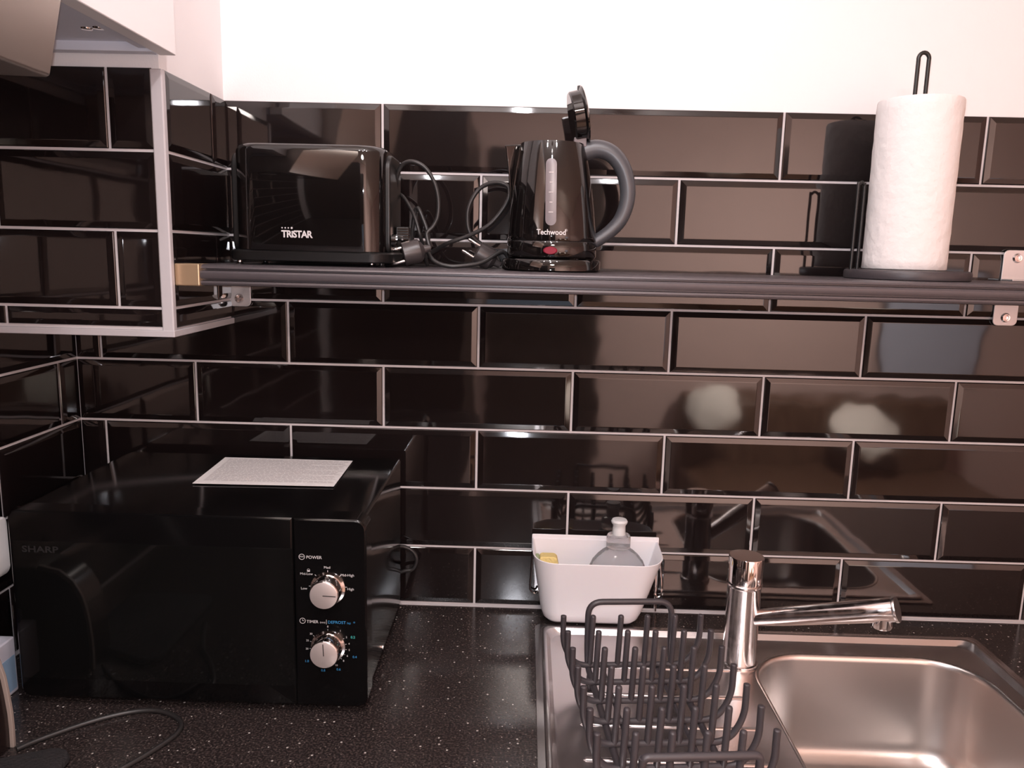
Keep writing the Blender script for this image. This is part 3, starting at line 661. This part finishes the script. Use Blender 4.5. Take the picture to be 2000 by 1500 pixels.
# ------------------------------------------------------------------ dish rack
ra = R(4.9); ex = V((math.cos(ra), math.sin(ra), 0)); ey = V((math.sin(ra), -math.cos(ra), 0)); ro = V((.2870, -.2364, 0))
def L(x, y, z): return ro+ex*x+ey*y+V((0, 0, z))
t = thing('dish_rack', 'dark grey wire dish rack with rows of upright pegs on the drainer', 'dish rack', L(.095, .13, zb))
ZBW, ZTP, RR = .9275, 1.0005, .0040
for r_ in range(7):
    y = r_*.0437
    path = fillet([L(0, y, ZTP+.0004), L(0, y, ZTP-.0012), L(0, y, .958), L(.018, y, ZBW), L(.172, y, ZBW), L(.190, y, .958), L(.190, y, ZTP-.0012), L(.190, y, ZTP+.0004)], .022, 6)
    b = bm_new(); tube(b, path, [RR*.5]+[RR]*(len(path)-2)+[RR*.5], 10); wr = put('row_wire', b, 'rack', t, smooth=70)
    for x in (.0385, .0770, .1140, .1520):
        p0, p1 = L(x, y, ZBW), L(x+.002, y, ZTP)
        b = bm_new(); tube(b, [p0, p1-V((0, 0, .002)), p1-V((0, 0, .0006)), p1+V((0, 0, .0004))], [RR, RR, RR*.85, RR*.4], 10); put('peg', b, 'rack', wr, smooth=70)
for x in (.057, .133):
    b = bm_new(); tube(b, [L(x, -.012, ZBW-.0058), L(x, .275, ZBW-.0058)], .0028, 10); put('long_rail', b, 'rack', t, smooth=70)
xa, xb = .0370, .1545
path = fillet([L(xa, .262+.045, 1.003), L(xa, .262+.040, .95), L(xa, .262+.028, ZBW-.006), L(xa, -.008, ZBW-.006), L(xa, -.018, .95), L(xa, -.020, 1.0105), L(xb, -.020, 1.0105), L(xb, -.018, .95), L(xb, -.008, ZBW-.006), L(xb, .262+.028, ZBW-.006), L(xb, .262+.040, .95), L(xb, .262+.045, 1.003)], .020, 7)
n_ = fillet([L(xb, .262+.045, .99), L(xb, .262+.045, 1.0035), L(xa, .262+.045, 1.0035), L(xa, .262+.045, .99)], .020, 7)
b = bm_new(); tube(b, path[:-1]+n_[1:-1]+[path[0]-V((0, 0, .001))], .0042, 12); put('handle_frame', b, 'rack', t, smooth=70)
for x, y in ((xa, .010), (xb, .010), (xa, .25), (xb, .25)):
    b = bm_new(); tube(b, [L(x, y, zb+.0006), L(x, y, zb+.004), L(x, y, ZBW-.006)], [.0045, .005, .0036], 10); put('foot', b, 'rack', t)

# ------------------------------------------------------------------ sink caddy
t = thing('sink_caddy', 'white plastic sink caddy hanging on the tiles behind the drainer', 'caddy', (.345, -.06, .910))
def cring(z, xl, xr, yb, yf, r, zf=None, seg=8):
    o = []
    for x, y in rrect(xl, xr, yf, yb, (.002, .002, r, r), seg):
        f = (yb-y)/(yb-yf); o.append(V((x, y, z if zf is None else z+(zf-z)*min(1, f*1.15))))
    return o
def cpar(f):  # f 0 bottom .. 1 rim
    return (.262+(.2455-.262)*f, .4190+(.4485-.4190)*f, -.020, -.082+(-.108+.082)*f, .026+(.040-.026)*f)
def crow(f, i=0, z=None, zf=None):
    xl, xr, yb, yf, r = cpar(max(f, 0)); return cring(z, xl+i, xr-i, yb-i, yf+i, max(.003, r-i), zf)
zb0 = .9072
b = bm_new(); rs = []
rs.append(crow(0, .022, zb0)); rs.append(crow(0, .010, zb0+.0018)); rs.append(crow(0, .003, zb0+.008)); rs.append(crow(.08, 0, zb0+.020))
for k in range(1, 7): f = .08+.92*k/6; rs.append(crow(f, 0, zb0+.020+(1.028-zb0-.020)*k/6, zb0+.020+(1.020-zb0-.020)*k/6))
rs.append(crow(1, .0011, 1.0288, 1.0208)); rs.append(crow(1, .0024, 1.028, 1.020))
for k in range(5, -1, -1): f = .08+.92*k/6; rs.append(crow(f, .0024, zb0+.020+(1.028-zb0-.020)*k/6, zb0+.020+(1.020-zb0-.020)*k/6))
rs.append(crow(0, .006, zb0+.009)); rs.append(crow(0, .022, zb0+.0035))
loft(b, rs)
put('tub', b, 'caddy', t, smooth=50)
b = bm_new(); loft(b, [[(x, y, z) for x, z in rrect(.2445, .4505, 1.005, 1.0345, .002, 3)] for y in (-.0195, -.0170)]); put('back_flange', b, 'caddy', t, bevel=.0008)
b = bm_new()
lp = fillet([(.2470, -.0130, 1.015), (.2435, -.0130, .934), (.2530, -.0150, .929), (.2560, -.016, .935)], .005)
tube(b, lp, .0016, 8)
lp = fillet([(.4500, -.0130, 1.015), (.4570, -.0130, .982), (.4610, -.0130, .934), (.4540, -.0145, .928), (.4480, -.0130, .935)], .005); tube(b, lp, .0016, 8)
tube(b, [(.4475, -.012, 1.00), (.4520, -.012, .930), (.4525, -.012, .904)], .0016, 8)
tube(b, [(.2470, -.0130, 1.012), (.4500, -.0130, 1.012)], .0016, 8); put('hanging_wire', b, 'chrome', t)
# soap bottle
bc = V((.3810, -.0490, .9120))
t = thing('soap_bottle', 'clear squeeze bottle of washing-up liquid standing in the white caddy', 'bottle', bc)
b = bm_new(); lathe(b, [(.030, 0), (.038, .002), (.041, .010), (.0470, .050), (.0475, .068), (.0455, .082), (.0400, .095), (.0320, .105), (.024, .112), (.0185, .1155), (.0175, .120)], bc, (0, 0, 1), 40, .50); put('bottle_body', b, 'soap', t, smooth=60)
b = bm_new(); lathe(b, [(.0165, .1150), (.0190, .117), (.0190, .133), (.0175, .1365), (.011, .138), (0, .138)], bc, seg=32); put('screw_collar', b, 'soap', t)
b = bm_new(); lathe(b, [(.0105, .137), (.0100, .148), (.0100, .153), (.0125, .1565), (.0130, .1590), (.0112, .1620), (0, .1635)], bc, seg=28); put('push_pull_cap', b, 'frost', t)
# sponge
b = bm_new(); loft(b, [[V((x, y, z)) for x, z in rrect(.272, .300, .935, 1.017, .006, 4)] for y in (-.072, -.052)])
for v in b.verts: v.co.x -= (v.co.z-.935)*.20
sp_ = put('sponge', b, 'sponge', bevel=.002); tag(sp_, 'yellow washing-up sponge at the left end inside the caddy', 'sponge')
b = bm_new(); loft(b, [[V((x, y, z)) for x, z in rrect(.266, .272, .937, 1.015, .002, 3)] for y in (-.071, -.053)])
for v in b.verts: v.co.x -= (v.co.z-.935)*.20
put('scouring_layer', b, 'sponge_green', sp_)

# ------------------------------------------------------------------ things at the lower left
t = thing('wall_socket', 'white electrical socket plate on the left wall behind the microwave', 'socket', (XL+.0065, -.258, 1.022))
b = bm_new(); loft(b, [[V((x, y, z)) for y, z in rrect(-.300+i, -.2155-i, 1.0310+i, 1.1120-i, .008, 5)] for x, i in ((XL+.0064, 0), (XL+.013, 0), (XL+.0152, .002))]); put('cover_plate', b, 'cabinet', t)
b = bm_new(); lathe(b, [(.021, .0), (.020, -.010), (0, -.010)], (XL+.0157, -.258, 1.067), (1, 0, 0), 24); put('socket_insert', b, 'cab_grey', t)
t = thing('white_carton', 'white and pale blue carton standing between the left wall and microwave', 'carton', (-.4650, -.36, ZC))
b = bm_new(); box(b, -.4895, -.4315, -.405, -.2925, ZC+.0002, .976); put('box', b, 'pack', t, bevel=.0025)
b = bm_new(); box(b, -.4318, -.4311, -.345, -.2965, .906, .952); put('blue_panel', b, 'pack_blue', t)
b = bm_new(); loft(b, [[V((x, y, z)) for y, z in rrect(-.40, -.302, .9765, .9955, .006, 4)] for x in (-.486, -.446)])
tag(put('blue_packet', b, 'navy', bevel=.003), 'dark navy packet lying on top of the white carton', 'packet')
# dark appliance with cream edge
t = thing('kitchen_appliance', 'small dark kitchen appliance with a cream edge band at the lower left', 'appliance', (-.43, -.47, ZC))
edge = [(-.3597, .9002), (-.3590, .925), (-.3593, .9447), (-.3614, .9692), (-.3638, .9897), (-.3690, 1.0099), (-.380, 1.031), (-.398, 1.046), (-.425, 1.052)]
def appl(off): 
    o = [(x-off*1.0, z-(off if k > 4 else off*.5*(k/4))) for k, (x, z) in enumerate(edge)]
    return o+[(-.478, 1.052-off), (-.484, 1.045-off), (-.484, .9002)]
b = bm_new(); loft(b, [[V((x, y, z)) for x, z in appl(.0045)] for y in (-.462, -.4110)]); put('shell', b, 'brown_plastic', t, bevel=.001)
b = bm_new(); o1 = appl(0)[:9]; o2 = appl(.0050)[:9]
loft(b, [[V((x, y, z)) for x, z in o1+o2[::-1]] for y in (-.4130, -.4085)]); put('edge_band', b, 'cream', t, bevel=.0008)
b = bm_new()
rs = [[V((x, y, z)) for x, y in rrect(-.420+i, -.279-i, -.640+i, -.4215-i, .022, 8)] for z, i in ((ZC+.0003, .003), (ZC+.004, 0), (ZC+.009, .001), (ZC+.0115, .005))]
# keep clear of the appliance
for r_ in rs:
    for v in r_:
        if v.x < -.3595 and v.y > -.470: v.y = min(v.y, -.4665) if v.x < -.362 else v.y
loft(b, rs); tag(put('woven_mat', b, 'woven', smooth=50), 'black woven mat lying on the worktop in the lower left corner', 'mat')
b = bm_new()
cp_ = [(-.352, -.4195, ZC+.0032), (-.335, -.398, ZC+.0032), (-.300, -.3645, ZC+.0032), (-.265, -.342, ZC+.0032), (-.2323, -.3345, ZC+.0032), (-.205, -.343, ZC+.0032), (-.186, -.360, ZC+.0032), (-.183, -.382, ZC+.0032), (-.195, -.412, ZC+.0032), (-.2112, -.4407, ZC+.0032), (-.235, -.475, ZC+.0032), (-.262, -.55, ZC+.0032)]
tube(b, spline(cp_, 8), .0030, 10)
tag(put('loose_cable', b, 'rubber', smooth=70), 'grey-black cable curving over the worktop in front of the microwave', 'cable')
